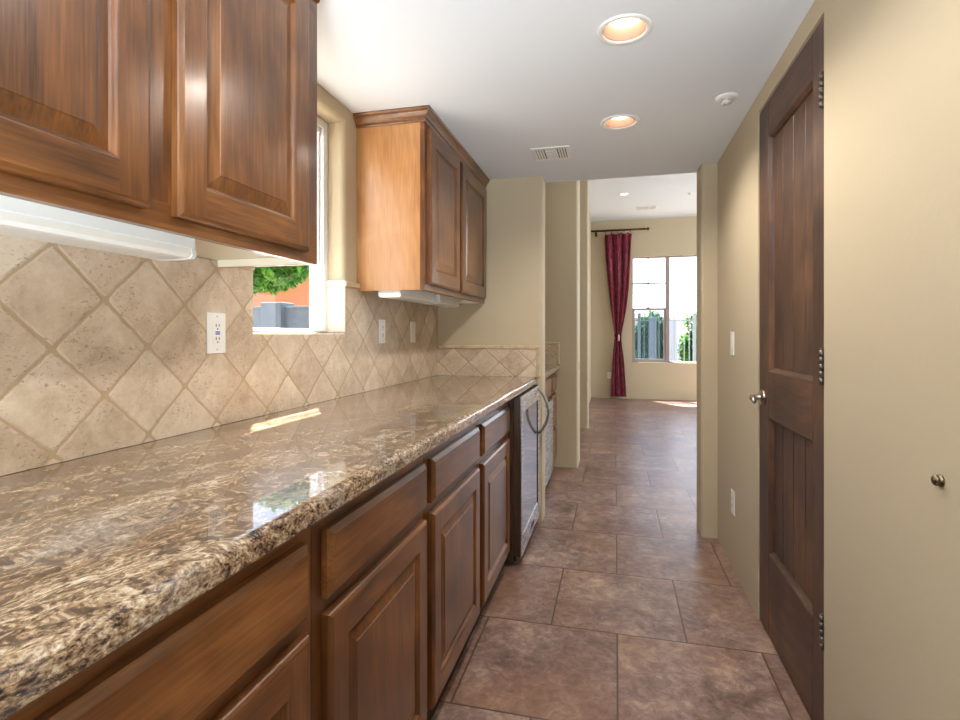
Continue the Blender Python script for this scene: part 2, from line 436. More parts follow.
# left wall with a window hole, bullnosed reveal
def wall_left():
    t = bmesh.new()
    ys = [-1.4, 1.491, 2.103, 4.78]; zs = [0.0, 1.17, 2.10, ZC2]
    g = [[t.verts.new((XL, y, z)) for z in zs] for y in ys]
    b = [[t.verts.new((XL - 0.17, y, z)) for z in zs] for y in ys]
    for i in range(3):
        for j in range(3):
            if (i, j) == (1, 1): continue
            t.faces.new((g[i][j], g[i][j + 1], g[i + 1][j + 1], g[i + 1][j]))
            t.faces.new((b[i][j], b[i + 1][j], b[i + 1][j + 1], b[i][j + 1]))
    loop = [(1, 1), (2, 1), (2, 2), (1, 2)]
    for k in range(4):
        a, c = loop[k], loop[(k + 1) % 4]
        t.faces.new((g[a[0]][a[1]], g[c[0]][c[1]], b[c[0]][c[1]], b[a[0]][a[1]]))
    for i in range(3):
        t.faces.new((g[i][0], g[i + 1][0], b[i + 1][0], b[i][0])); t.faces.new((g[i][3], b[i][3], b[i + 1][3], g[i + 1][3]))
        t.faces.new((g[0][i], b[0][i], b[0][i + 1], g[0][i + 1])); t.faces.new((g[3][i], g[3][i + 1], b[3][i + 1], b[3][i]))
    bmesh.ops.recalc_face_normals(t, faces=t.faces[:])
    ring = []
    for k in range(4):
        a, c = loop[k], loop[(k + 1) % 4]
        va, vc = g[a[0]][a[1]], g[c[0]][c[1]]
        for e in va.link_edges:
            if e.other_vert(va) is vc: ring.append(e)
    ring = [e for e in ring if not (abs(e.verts[0].co.z - 1.17) < 1e-4 and abs(e.verts[1].co.z - 1.17) < 1e-4)]
    bmesh.ops.bevel(t, geom=ring, offset=0.022, segments=5, profile=0.5, affect='EDGES')
    return t
struct('wall_left', wall_left(), 'wall', 'tan wall behind the counter with a window opening')

def bull(x0, x1, y0, y1, z0, z1, edges, r=0.018):
    t = bmesh.new(); bmesh.ops.create_cube(t, size=1)
    for v in t.verts: v.co = Vector((x0 + (v.co.x + .5) * (x1 - x0), y0 + (v.co.y + .5) * (y1 - y0), z0 + (v.co.z + .5) * (z1 - z0)))
    es = []
    for e in t.edges:
        a, b = e.verts
        if abs(a.co.x - b.co.x) < 1e-5 and abs(a.co.y - b.co.y) < 1e-5:
            if (('x' in edges) and abs(a.co.x - (x1 if '+' in edges else x0)) < 1e-5): es.append(e)
    bmesh.ops.bevel(t, geom=es, offset=r, segments=5, profile=0.5, affect='EDGES')
    return t
struct('wall_end', bull(XL, -0.441, YE, 3.5, 0, ZC2, 'x+'), 'wall', 'short tan wall closing the far end of the counter')
struct('wall_jamb', bull(0.485, XR + .1, 3.33, 3.52, 0, ZC2, 'x-'), 'wall', 'tan wall return at the right of the passage end')
struct('wall_header', MB().box(-0.5, 0.6, 3.40, 3.5, ZC + 0.1, ZC2), 'wall')
struct('wall_pier', bull(XL, -0.318, 4.78, 5.10, 0, ZC2, 'x+'), 'wall', 'nearer tan wall pier beyond the counter niche')
struct('wall_pier', bull(-1.3, -0.326, 6.8, 6.98, 0, ZC2, 'x+'), 'wall', 'second tan wall pier in front of the far room')
struct('wall_side', MB().box(-0.55, -0.43, 6.98, 10.2, 0, ZC2), 'wall')
struct('wall_side', MB().box(-1.31, XL, 4.78, 6.8, 0, ZC2), 'wall')
# right wall with a recess for the door
mb = MB()
mb.box(XR, XR + .14, 2.428, 3.5, 0, ZC2).box(XR, XR + .14, -1.4, 1.708, 0, ZC + .05).box(XR, XR + .14, 1.708, 2.428, 2.094, ZC + .05)
mb.box(XR + .10, XR + .14, 1.708, 2.428, 0, 2.094)
struct('wall_right', mb, 'wall', 'long tan wall on the right around the dark door')
# far wall with window hole
WX0, WX1, WZ0, WZ1 = 0.30, 2.05, 0.665, 2.585
mb = MB()
mb.box(-0.6, WX0, 10.14, 10.3, 0, ZC2).box(WX1, 4.1, 10.14, 10.3, 0, ZC2).box(WX0, WX1, 10.14, 10.3, 0, WZ0).box(WX0, WX1, 10.14, 10.3, WZ1, ZC2)
struct('wall_far', mb, 'wall', 'tan far wall holding the window and curtain')
struct('wall_east', MB().box(4.0, 4.1, 3.52, 10.14, 0, ZC2), 'wall')
struct('wall_east', MB().box(XR + .14, 4.0, 3.42, 3.52, 0, ZC2), 'wall')
struct('wall_back', MB().box(-3.2, 4.1, -3.2, -3.1, 0, 2.6), 'wall')
struct('wall_back', MB().box(-3.2, XL, -1.4, -1.3, 0, 2.6).box(XR, 4.1, -1.5, -1.4, 0, 2.6), 'wall')
struct('wall_west', MB().box(-3.3, -3.2, -3.1, -1.4, 0, 2.6), 'wall')
struct('wall_north', MB().box(4.0, 4.1, -3.1, -1.5, 0, 2.6), 'wall')
# unseen eave added outside the pantry window to cut the counter's sun patch
struct('unseen_eave', MB().box(-1.42, -1.31, -2.0, 5.0, 2.62, 2.72), 'pale_stucco')
struct('ground', MB().box(-40, 40, -20, 60, -0.35, -0.12), 'gravel', 'pale gravel yard outside the windows')

# ------------------------------------------------------------------ pantry window
def pantry_window():
    y0, y1, z0, z1 = 1.491, 2.103, 1.19, 2.10
    w = thing('window_1', 'white vinyl window above the granite counter', 'window', (XO, (y0 + y1) / 2, z0)); w['kind'] = 'structure'
    f = MB(); fw = 0.036
    f.box(XO - .035, XO + .03, y0, y0 + .02, z0, z1, .004).box(XO - .035, XO + .03, y1 - fw, y1, z0, z1, .004)
    f.box(XO - .035, XO + .03, y0 + .02, y1 - fw, z0, z0 + .012, .003).box(XO - .035, XO + .03, y0 + .02, y1 - fw, z1 - .035, z1, .004)
    f.box(XO - .025, XO + .012, y1 - fw - .012, y1 - fw, z0 + .012, z1 - .035, .003)
    f.box(XO - .02, XO + .02, y0 + .02, y1 - fw - .012, z1 - .06, z1 - .035, .003)
    obj('window_frame', f, 'vinyl', w)
    obj('pane', MB().box(XO - .006, XO - .002, y0 + .02, y1 - fw - .012, z0 + .012, z1 - .06), 'glass', w)
    s = MB()
    s.box(XO - .03, XT - .002, y0, y1, 1.171, 1.184, .003)
    obj('window_sill', s, 'trav_light', w)
    s = MB(); s.box(XO + .03, XT, y1 - .012, y1 + .0, 1.186, 1.385, .003)
    s.box(XO + .03, XT + .006, y1 - .02, y1, 1.385, 1.412, .006, 3)
    obj('reveal_tile', s, 'trav_light', w)
    return w
pantry_window()

# ------------------------------------------------------------------ backsplash
bs = thing('tile_backsplash', 'tumbled travertine backsplash in a diamond pattern along the long counter', 'backsplash', (XT, 0, 0.91))
m = MB()
m.box(XL + .0005, XT, -0.6, 3.34, 0.911, 1.178)
m.box(XL + .0005, XT, -0.6, 1.489, 1.178, 1.394).box(XL + .0005, XT, 2.105, 3.34, 1.178, 1.385)
obj('tile_field', m, 'dia_side', bs)
obj('cap_trim', MB().box(XL + .0005, XT + .012, 2.085, 2.217, 1.384, 1.408, .007, 3), 'trav', bs)
obj('cap_trim', MB().box(XL + .0005, XT + .012, 1.355, 1.489, 1.384, 1.408, .007, 3), 'trav', bs)
be = thing('tile_backsplash', 'low strip of diamond travertine tile with slim border at the counter end', 'backsplash', (-0.8, YE, 0.91))
m = MB().box(XT, -0.475, YE - .009, YE, 0.911, 1.086); obj('tile_field', m, 'dia_end', be)
m = MB().box(XT, -0.455, YE - .016, YE, 1.086, 1.108, .004).box(-0.478, -0.455, YE - .016, YE, 0.911, 1.086, .004)
obj('border_trim', m, 'trav', be)
bn = thing('tile_backsplash', 'low tile strip with border on the pier beyond the wall end', 'backsplash', (-0.8, 4.78, 0.91))
m = MB().box(XL, -0.50, 4.771, 4.78, 0.911, 1.086); obj('tile_field', m, 'dia_end', bn)
m = MB().box(XL, -0.478, 4.764, 4.78, 1.086, 1.108, .004).box(-0.50, -0.478, 4.764, 4.78, 0.911, 1.086, .004)
obj('border_trim', m, 'trav', bn)

# ------------------------------------------------------------------ counter
def counter(y0, y1, name, label):
    xf, r = -0.470, 0.016
    prof = [(XT - .008, .87), (xf - .006, .87)]
    for k in range(6):
        a = -PI / 2 + PI / 2 * k / 5
        prof.append((xf - .008 + .008 * math.cos(a), .878 + .008 * math.sin(a)))
    for k in range(8):
        a = PI / 2 * k / 7
        prof.append((xf - r + r * math.cos(a), .91 - r + r * math.sin(a)))
    prof.append((XT - .008, .91))
    o = obj(name, MB().prism(prof, 'Y', y0, y1), 'granite')
    return tag(o, label, 'countertop')
counter(-0.6, YE - .001, 'granite_countertop', 'long polished brown and cream granite countertop on the wooden base cabinets')
counter(3.501, 4.779, 'granite_countertop', 'short granite countertop in the niche beyond the wall end')

# ------------------------------------------------------------------ cabinet doors
def framed_door(y0, y1, z0, z1, xb, w=0.062, th=0.021):
    """raised panel door facing +X; material 0 vertical grain, 1 horizontal grain"""
    t = bmesh.new()
    def ring(d, h): return [t.verts.new((xb + h, y0 + d, z0 + d)), t.verts.new((xb + h, y1 - d, z0 + d)), t.verts.new((xb + h, y1 - d, z1 - d)), t.verts.new((xb + h, y0 + d, z1 - d))]
    def band(A, B, all0=False):
        for k in range(4):
            f = t.faces.new((A[k], A[(k + 1) % 4], B[(k + 1) % 4], B[k]))
            f.material_index = 0 if (k % 2 or all0) else 1
    prof = [(0, 0), (0, th - .008), (.0015, th - .005), (.006, th - .0015), (.010, th)]
    rs = [ring(*p) for p in prof]
    t.faces.new(rs[0][::-1])
    for a, b in zip(rs, rs[1:]): band(a, b)
    O = rs[-1]; I = ring(w, th)
    # stiles run through
    d = 0.010
    pts = {}
    def V(y, z): return t.verts.new((xb + th, y, z))
    a0, a1 = V(y0 + w, z0 + d), V(y1 - w, z0 + d); b0, b1 = V(y0 + w, z1 - d), V(y1 - w, z1 - d)
    for vs, mi in (((O[0], a0, I[0], I[3], b0, O[3]), 0), ((a1, O[1], O[2], b1, I[2], I[1]), 0), ((a0, a1, I[1], I[0]), 1), ((I[3], I[2], b1, b0), 1)):
        f = t.faces.new(vs); f.material_index = mi
    prof = [(w + .003, th - .001), (w + .006, th - .004), (w + .008, th - .008), (w + .011, th - .011), (w + .013, th - .011), (w + .040, th - .003), (w + .0415, th - .001), (w + .0425, th - .001)]
    prev = I
    for k, p in enumerate(prof):
        R = ring(*p); band(prev, R, all0=k > 3); prev = R
    t.faces.new(prev)
    bmesh.ops.remove_doubles(t, verts=t.verts[:], dist=1e-6)
    bmesh.ops.recalc_face_normals(t, faces=t.faces[:])
    return t
def slab_front(y0, y1, z0, z1, xb, th=0.021):
    t = bmesh.new()
    def ring(d, h): return [t.verts.new((xb + h, y0 + d, z0 + d)), t.verts.new((xb + h, y1 - d, z0 + d)), t.verts.new((xb + h, y1 - d, z1 - d)), t.verts.new((xb + h, y0 + d, z1 - d))]
    rs = [ring(*p) for p in [(0, 0), (0, th - .009), (.002, th - .008), (.010, th - .002), (.012, th), (.014, th)]]
    t.faces.new(rs[0][::-1]); t.faces.new(rs[-1])
    for a, b in zip(rs, rs[1:]):
        for k in range(4): t.faces.new((a[k], a[(k + 1) % 4], b[(k + 1) % 4], b[k]))
    bmesh.ops.recalc_face_normals(t, faces=t.faces[:])
    return t

XF = -0.521   # base face frame
def base_cabinet(y0, y1, d0, d1, label, group='wooden base cabinets under the long counter', drawers=None):
    c = thing('base_cabinet', label, 'cabinet', (XF, (y0 + y1) / 2, 0), group)
    b = MB().box(XT - .005, XF - .02, y0, y0 + .018, .10, .869).box(XT - .005, XF - .02, y1 - .018, y1, .10, .869)
    b.box(XT - .005, XF - .02, y0 + .018, y1 - .018, .10, .118).box(XT - .005, XT + .01, y0 + .018, y1 - .018, .118, .869)
    obj('carcass', b, 'panelY', c)
    f = MB().box(XF - .02, XF, y0, d0 + .012, .10, .869, mi=0).box(XF - .02, XF, d1 - .012, y1, .10, .869, mi=0)
    f.box(XF - .02, XF, d0 + .012, d1 - .012, .10, .125, mi=1).box(XF - .02, XF, d0 + .012, d1 - .012, .815, .869, mi=1)
    f.box(XF - .02, XF, d0 + .012, d1 - .012, .665, .705, mi=1)
    obj('face_frame', f, ['woodZ', 'woodY'], c)
    obj('toe_kick', MB().box(XF - .045, XF - .025, y0, y1, 0.001, .10), 'toe', c)
    if drawers is None:
        obj('drawer', slab_front(d0, d1, .697, .824, XF + .001), ['woodY'], c)
        obj('door', framed_door(d0, d1, .108, .668, XF + .001), ['woodZ', 'woodY'], c)
    else:
        for a, b_ in drawers: obj('drawer', slab_front(d0, d1, a, b_, XF + .001), ['woodY'], c)
    return c
base_cabinet(-0.27, 0.245, -0.24, 0.215, 'wooden base cabinet alongside the camera, past the left edge of the picture')
base_cabinet(0.247, 0.843, 0.282, 0.812, 'wooden base cabinet whose wide drawer and door run off the bottom of the picture')
base_cabinet(0.845, 1.418, 0.876, 1.394, 'second wooden base cabinet from the camera, with the broad dark door below its drawer')
base_cabinet(1.420, 2.012, 1.446, 1.985, 'wooden base cabinet between the broad near door and the narrow far one')
base_cabinet(2.014, 2.640, 2.046, 2.588, 'farthest wooden base cabinet, directly beside the stainless appliance')
base_cabinet(4.38, 4.778, 4.41, 4.765, 'small three drawer wooden cabinet in the niche beyond the wall end', None, [(.10, .355), (.375, .66), (.69, .824)])

# undercounter ice maker / cooler
def cooler(y0, y1, x, label, name='undercounter_cooler', handle=True):
    c = thing(name, label, 'appliance', (x - .3, (y0 + y1) / 2, 0))
    obj('body', MB().box(XT + .05, x - .045, y0, y1, .03, .862, .003), 'dark_steel', c)
    for yy in (y0 + .05, y1 - .05):
        obj('foot', MB().lathe([(.018, 0.001), (.018, .008), (.010, .010), (.010, .03)], (x - .12, yy, 0)), 'slot', c)
    obj('grille', MB().box(x - .044, x - .03, y0 + .01, y1 - .01, .032, .052, .002), 'slot', c)
    d = obj('door', MB().box(x - .044, x - .006, y0, y1, .056, .862, .004), 'dark_steel', c)
    w0, w1 = .055, .075
    f = MB()
    zA, zB = .056, .862
    f.box(x - .006, x, y0, y0 + w0, zA, zB, .0015).box(x - .006, x, y1 - w1, y1, zA, zB, .0015)
    f.box(x - .006, x, y0 + w0, y1 - w1, zA, zA + .10, .0015).box(x - .006, x, y0 + w0, y1 - w1, zB - .085, zB, .0015)
    obj('door_frame', f, 'steel', d)
    obj('glass_panel', MB().box(x - .006, x - .003, y0 + w0, y1 - w1, zA + .10, zB - .085), 'black_glass', d)
    obj('gasket', MB().box(x - .004, x + .0005, y1 - w1 - .012, y1 - w1, zA + .10, zB - .085), 'slot', d)
    obj('badge', MB().box(x, x + .002, y0 + .32, y0 + .42, zA + .035, zA + .055, .0005), 'slot', d)
    if handle:
        pts = []
        z0, z1 = .575, .845
        for k in range(17):
            u = k / 16; a = PI * u
            pts.append((x + .004 + 0.058 * math.sin(a) ** 0.8, y1 - .075, z0 + (z1 - z0) * u))
        h = MB().tube(pts, .0095, 12)
        obj('handle', h, 'nickel', d)
    return c
cooler(2.655, 3.325, -0.455, 'stainless undercounter cooler with a mirrored glass door and curved bar handle')
c = thing('niche_appliance', 'pale stainless appliance front below a wooden drawer in the niche', 'appliance', (-.75, 3.95, 0))
obj('body', MB().box(XT + .05, XF, 3.56, 4.37, .03, .66, .003), 'dark_steel', c)
obj('door', MB().box(XF, XF + .035, 3.57, 4.36, .07, .655, .005), 'steel', c)
obj('handle', MB().box(XF + .035, XF + .045, 3.62, 4.31, .615, .635, .003), 'nickel', c)
c = thing('drawer_box', 'shallow wooden drawer above the niche appliance under the short counter', 'drawer', (XF, 3.95, .67))
obj('face_frame', MB().box(XT + .05, XF, 3.502, 4.378, .668, .868), 'woodY', c)
obj('drawer', slab_front(3.57, 4.36, .69, .824, XF + .001), 'woodY', c)

# ------------------------------------------------------------------ upper cabinets
def upper_cabinet(y0, y1, doors, label, side_mat, xf):
    c = thing('wall_cabinet', label, 'cabinet', (xf, (y0 + y1) / 2, Z_B), 'wooden wall cabinets over the counter')
    zt = 2.115
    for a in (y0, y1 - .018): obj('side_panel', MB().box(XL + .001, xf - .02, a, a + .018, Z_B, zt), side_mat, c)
    obj('side_liner', MB().box(XL + .002, xf - .021, y1 - .0195, y1 - .0182, Z_B + .001, Z_B + .0215), 'cream', c)
    obj('bottom_panel', MB().box(XL + .001, xf - .02, y0 + .018, y1 - .018, Z_B + .022, Z_B + .034), 'cream', c)
    b = MB().box(XL + .001, xf - .02, y0 + .018, y1 - .018, zt - .014, zt).box(XL + .001, XL + .01, y0 + .018, y1 - .018, Z_B + .034, zt - .014)
    obj('carcass', b, 'cream', c)
    f = MB()
    f.box(xf - .02, xf, y0, y1, Z_B, Z_B + .05, mi=1).box(xf - .02, xf, y0, y1, zt - .04, zt, mi=1)
    ys = [y0] + [v for d in doors for v in (d[0] + .012, d[1] - .012)] + [y1]
    for k in range(0, len(ys), 2): f.box(xf - .02, xf, ys[k], ys[k + 1], Z_B + .05, zt - .04, mi=0)
    obj('face_frame', f, ['woodZ', 'woodY'], c)
    for d0, d1 in doors: obj('door', framed_door(d0, d1, Z_B + .027, 2.100, xf + .001, w=.066), ['woodZ', 'woodY'], c)
    # crown swept round side and front
    prof = [(0, 2.112), (.006, 2.112), (.009, 2.117), (.009, 2.124), (.013, 2.127), (.017, 2.137), (.024, 2.146), (.028, 2.150), (.028, 2.156), (.032, 2.158), (.035, 2.163), (.035, 2.1685), (0, 2.1685)]
    t = bmesh.new(); rows = []
    ends = []
    def path(o):
        p = [(XL + .001, y0 - o), (xf + o, y0 - o)]
        p += [(xf + o, y1)]
        return p
    for o, z in prof: rows.append([t.verts.new((x, y, z)) for x, y in path(o)])
    for a, b_ in zip(rows, rows[1:] + rows[:1]):
        for k in range(len(a) - 1): t.faces.new((a[k], a[k + 1], b_[k + 1], b_[k]))
    t.faces.new([r[0] for r in rows]); t.faces.new([r[-1] for r in rows][::-1])
    bmesh.ops.recalc_face_normals(t, faces=t.faces[:])
    obj('crown_moulding', t, 'crown', c)
    return c
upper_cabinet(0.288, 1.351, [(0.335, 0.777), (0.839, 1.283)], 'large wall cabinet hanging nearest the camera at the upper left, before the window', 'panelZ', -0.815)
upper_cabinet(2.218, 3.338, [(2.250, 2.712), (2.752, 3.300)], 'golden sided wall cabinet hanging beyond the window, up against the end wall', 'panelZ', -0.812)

def under_light(y0, y1, label, X0=-1.015):
    c = thing('under_cabinet_light', label, 'light fixture', (-0.96, (y0 + y1) / 2, Z_B), 'slim lights under the wall cabinets')
    obj('housing', MB().box(X0, X0 + .11, y0, y1, Z_B - .006, Z_B + .0215, .002), 'white_metal', c)
    t = bmesh.new()
    prof = [(X0 + .003, Z_B - .006), (X0 + .107, Z_B - .006), (X0 + .111, Z_B - .020), (X0 + .105, Z_B - .027), (X0 + .09, Z_B - .029), (X0 + .02, Z_B - .029), (X0 + .006, Z_B - .024)]
    obj('diffuser', MB().prism(prof, 'Y', y0 + .004, y1 - .004), 'white', c)
    obj('end_cap', MB().prism([(a - (.002 if a < X0 + .05 else -.002), z - .001) for a, z in prof], 'Y', y1 - .012, y1), 'white_metal', c)
    obj('end_cap', MB().prism([(a - (.002 if a < X0 + .05 else -.002), z - .001) for a, z in prof], 'Y', y0, y0 + .012), 'white_metal', c)
under_light(0.32, 1.0, 'long white under cabinet light bar beneath the near wall cabinet')
under_light(2.245, 2.72, 'short white light bar beneath the far wall cabinet, nearer the window', -1.045)
under_light(2.80, 3.18, 'short white light bar beneath the far wall cabinet, nearer the end wall', -1.045)

# ------------------------------------------------------------------ electrical plates
def plate(kind, label, pos, normal, group=None):
    """pos centre on the wall face; normal '+X', '-X', '-Y'"""
    c = thing({'gfci': 'power_outlet', 'outlet': 'power_outlet', 'switch': 'light_switch', 'dswitch': 'light_switch'}[kind], label,
              'outlet' if 'switch' not in kind else 'switch', pos, group)
    x, y, z = pos
    def B(u0, u1, z0, z1, h0, h1, bev=0.0):
        m = MB()
        if normal == '+X': m.box(x + h0, x + h1, y + u0, y + u1, z + z0, z + z1, bev)
        elif normal == '-X': m.box(x - h1, x - h0, y + u0, y + u1, z + z0, z + z1, bev)
        else: m.box(x + u0, x + u1, y - h1, y - h0, z + z0, z + z1, bev)
        return m
    obj('cover_plate', B(-.036, .036, -.059, .059, 0.0005, .0055, .0015), 'white', c)
    if kind in ('gfci', 'outlet'):
        r = obj('receptacle', B(-.017, .017, -.034, .034, .0055, .0075, .001), 'white', c)
        s = None
        for dz in (.019, -.019):
            for du, w_, h_ in ((-.006, .0012, .0045), (.006, .0012, .0038)):
                obj('slot', B(du - w_, du + w_, dz - h_ + .003, dz + h_ + .003, .0074, .0080), 'slot', r)
            obj('slot', B(-.0022, .0022, dz - .0095, dz - .0055, .0074, .0080), 'slot', r)
        if kind == 'gfci':
            obj('test_button', B(-.009, .009, .001, .0048, .0074, .0086, .0004), 'blue', r)
            obj('reset_button', B(-.009, .009, -.0048, -.001, .0074, .0086, .0004), 'blue', r)
    else:
        obj('rocker', B(-.016, .016, -.033, .033, .0055, .0082, .0012), 'white', c)
    for dz in (.048, -.048): obj('screw', B(-.002, .002, dz - .002, dz + .002, .0054, .0062), 'nickel', c)
    return c
plate('gfci', 'white outlet with blue test buttons on the tiles left of the window', (XT, 1.322, 1.183), '+X')
plate('outlet', 'white outlet on the shaded tiles just right of the window', (XT, 2.465, 1.193), '+X')
plate('switch', 'blank looking white switch plate on the tiles nearest the end wall', (XT, 2.885, 1.191), '+X')
plate('dswitch', 'white light switch on the tan wall at shoulder height beside the dark door', (XR, 2.912, 1.133), '-X')
plate('outlet', 'white outlet low on the tan wall left of the dark door', (XR, 2.900, 0.340), '-X')
plate('outlet', 'white outlet low on the far wall just left of the curtain', (-0.10, 10.14, 0.42), '-Y')

# ------------------------------------------------------------------ the dark plank door
def pantry_door():
    y0, y1, z0, z1 = 1.712, 2.424, 0.006, 2.088
    d = thing('door_1', 'dark knotty wooden plank panel door in the right wall', 'door', (XR, (y0 + y1) / 2, 0)); d['kind'] = 'structure'
    xf = XR + .004; xb = xf + .040
    ya, yb = 1.811, 2.290
    m = MB()
    m.box(xf, xb, y0, ya, z0, z1, .003, mi=0).box(xf, xb, yb, y1, z0, z1, .003, mi=0)
    for a, b in ((z0, .325), (.855, 1.035), (1.950, z1)): m.box(xf + .0004, xb, ya, yb, a, b, .003, mi=1)
    obj('door_frame', m, ['alderZ', 'alderY'], d)
    for k, (a, b) in enumerate(((.325, .855), (1.035, 1.950))):
        m = MB(); n = 4; w = (yb - ya) / n
        for i in range(n):
            u0, u1 = ya + i * w, ya + (i + 1) * w
            g = .006
            m.prism([(xf + .018 + g + .001, u0), (xf + .018, u0 + g), (xf + .018, u1 - g), (xf + .018 + g + .001, u1), (xb - .004, u1), (xb - .004, u0)], 'Z', a, b)
        p = obj('plank_panel', m, 'alderZ', d)
        # sloping moulding round the panel
        t = bmesh.new()
        def ring(o, h): return [t.verts.new((xf + h, ya + o, a + o)), t.verts.new((xf + h, yb - o, a + o)), t.verts.new((xf + h, yb - o, b - o)), t.verts.new((xf + h, ya + o, b - o))]
        rs = [ring(-.001, .0185), ring(-.001, .0005), ring(.003, .002), ring(.007, .008), ring(.011, .010), ring(.014, .0185)]
        for A, B in zip(rs, rs[1:] + rs[:1]):
            for q in range(4): t.faces.new((A[q], A[(q + 1) % 4], B[(q + 1) % 4], B[q]))
        bmesh.ops.recalc_face_normals(t, faces=t.faces[:])
        obj('panel_moulding', t, 'alderZ', d)
    for z in (1.875, 1.085, 0.330):
        h = MB()
        for k in range(5): h.lathe([(.0058, -.0094), (.0058, .0094)], (XR - .004, y0 + .003, z - .04 + k * .020), n=16)
        h.lathe([(.003, .0), (.005, .003), (.0, .006)], (XR - .004, y0 + .003, z + .0494), n=12)
        h.box(XR - .001, XR + .0035, y0, y0 + .016, z - .049, z + .049)
        obj('hinge', h, 'pewter', d)
    hz, hy = .925, 2.358
    l = MB()
    l.lathe([(.032, xf), (.032, xf - .004), (.027, xf - .010), (.014, xf - .012), (.011, xf - .016), (.011, xf - .045), (.013, xf - .048), (0, xf - .052)], (0, hy, hz), 'X', 28)
    l.tube([(xf - .044, hy + .004, hz), (xf - .046, hy - .02, hz + .003), (xf - .050, hy - .05, hz + .006), (xf - .056, hy - .08, hz + .001), (xf - .058, hy - .105, hz - .006)], [.010, .010, .009, .009, .007], 12, 1.0)
    obj('door_handle', l, 'nickel', d)
    return d
pantry_door()
# door stop on the wall
o = MB().lathe([(.0115, 0), (.0115, -.003), (.0095, -.004), (.0095, -.007), (.0100, -.008), (.0100, -.0105), (.0075, -.012), (.006, -.0135), (.004, -.0140), (0, -.0142)], (XR, 1.146, .914), 'X', 32)
tag(obj('door_stop', o, 'brass'), 'small round metal door stop on the bare tan wall at the right', 'door stop')
tag(obj('strike_plate', MB().box(-.319, -.3165, 4.93, 4.95, .86, .93), 'slot'), 'tiny dark strike plate on the edge of the nearer wall pier', 'strike plate')

# ------------------------------------------------------------------ ceiling fittings
def can_light(loc, label, r=0.088):
    c = thing('recessed_light', label, 'ceiling light', loc, 'recessed ceiling lights in the passage')
    x, y, z = loc
    obj('trim_ring', MB().lathe([(r - .020, .0005), (r, .0005), (r, -.003), (r - .003, -.006), (r - .017, -.0045), (r - .020, -.001)] + [(r - .020, .0005)], loc, n=56, caps=False), 'white', c)
    prof = []
    n = 9; r0 = r - .020; r1 = r - .036
    for k in range(n):
        a = k / n; rr = r0 + (r1 - r0) * a; h = .072 * a
        prof += [(rr, -.001 + h), (rr - .0012, h + .0025), (rr - .0012, h + .004)]
    prof += [(r1, .072), (r1 + .003, .072)]
    prof += [(r0 + .003, .001)]
    t = MB().lathe(prof + [prof[0]], loc, n=56, caps=False)
    obj('baffle', t, 'baffle', c)
    obj('lamp', MB().lathe([(0, .022), (r1 * .6, .024), (r1 * .92, .030), (r1 - .001, .038), (r1 - .003, .074), (0, .074)], loc, n=40), 'lamp', c)
    return c
# holes in the ceiling would swallow the cans, so they sit in shallow housings cut below
CANS = [(0.030, 1.800), (0.022, 2.580), (0.035, 1.02), (0.04, 0.24), (0.045, -0.54)]
ce = [o for o in bpy.data.objects if o.name == 'ceiling'][0]
def ceiling_with_holes():
    t = bmesh.new(); n = 32; hs = 0.12; r = 0.0705
    x0, x1, y0, y1 = XL - .2, XR + .2, -1.4, 3.5
    def quad(a, b, c_, d):
        t.faces.new([t.verts.new(p) for p in (a, b, c_, d)])
    ycur = y0
    for cx, cy in sorted(CANS, key=lambda p: p[1]):
        quad((x0, ycur, ZC), (x1, ycur, ZC), (x1, cy - hs, ZC), (x0, cy - hs, ZC))
        quad((x0, cy - hs, ZC), (cx - hs, cy - hs, ZC), (cx - hs, cy + hs, ZC), (x0, cy + hs, ZC))
        quad((cx + hs, cy - hs, ZC), (x1, cy - hs, ZC), (x1, cy + hs, ZC), (cx + hs, cy + hs, ZC))
        inn, out, up = [], [], []
        for k in range(n):
            a = 2 * PI * k / n + PI / 4; ca, sa = math.cos(a), math.sin(a); q = hs / max(abs(ca), abs(sa))
            inn.append(t.verts.new((cx + ca * r, cy + sa * r, ZC))); out.append(t.verts.new((cx + ca * q, cy + sa * q, ZC)))
            up.append(t.verts.new((cx + ca * r, cy + sa * r, ZC + .08)))
        for k in range(n):
            j = (k + 1) % n
            t.faces.new((inn[k], inn[j], out[j], out[k])); t.faces.new((inn[k], up[k], up[j], inn[j]))
        t.faces.new(up)
        ycur = cy + hs
    quad((x0, ycur, ZC), (x1, ycur, ZC), (x1, y1, ZC), (x0, y1, ZC))
    T = [t.verts.new(p) for p in ((x0, y0, ZC + .1), (x1, y0, ZC + .1), (x1, y1, ZC + .1), (x0, y1, ZC + .1))]
    Bv = [t.verts.new(p) for p in ((x0, y0, ZC), (x1, y0, ZC), (x1, y1, ZC), (x0, y1, ZC))]
    t.faces.new(T)
    for k in range(4): t.faces.new((T[k], T[(k + 1) % 4], Bv[(k + 1) % 4], Bv[k]))
    bmesh.ops.remove_doubles(t, verts=t.verts[:], dist=1e-5)
    t.to_mesh(ce.data); t.free()
ceiling_with_holes()
c0 = can_light((CANS[0][0], CANS[0][1], ZC), 'nearer lit recessed ceiling light with a ribbed baffle, larger in view')
dup(c0, (CANS[1][0], CANS[1][1], ZC), 'farther lit recessed ceiling light, nearer the square vent')
for i, (x, y) in enumerate(CANS[2:]):
    dup(c0, (x, y, ZC), 'recessed ceiling light out of view above and behind the camera')
for i, (x, y) in enumerate(CANS):
    d = bpy.data.lights.new('can_glow', 'SPOT'); d.energy = (28, 28, 10, 4, 4)[i]; d.color = (1.0, 0.94, 0.85)
    d.spot_size = math.radians(150); d.spot_blend = 0.6; d.shadow_soft_size = 0.045
    o = bpy.data.objects.new('can_glow', d); C.objects.link(o); o.location = (x, y, ZC - .003)

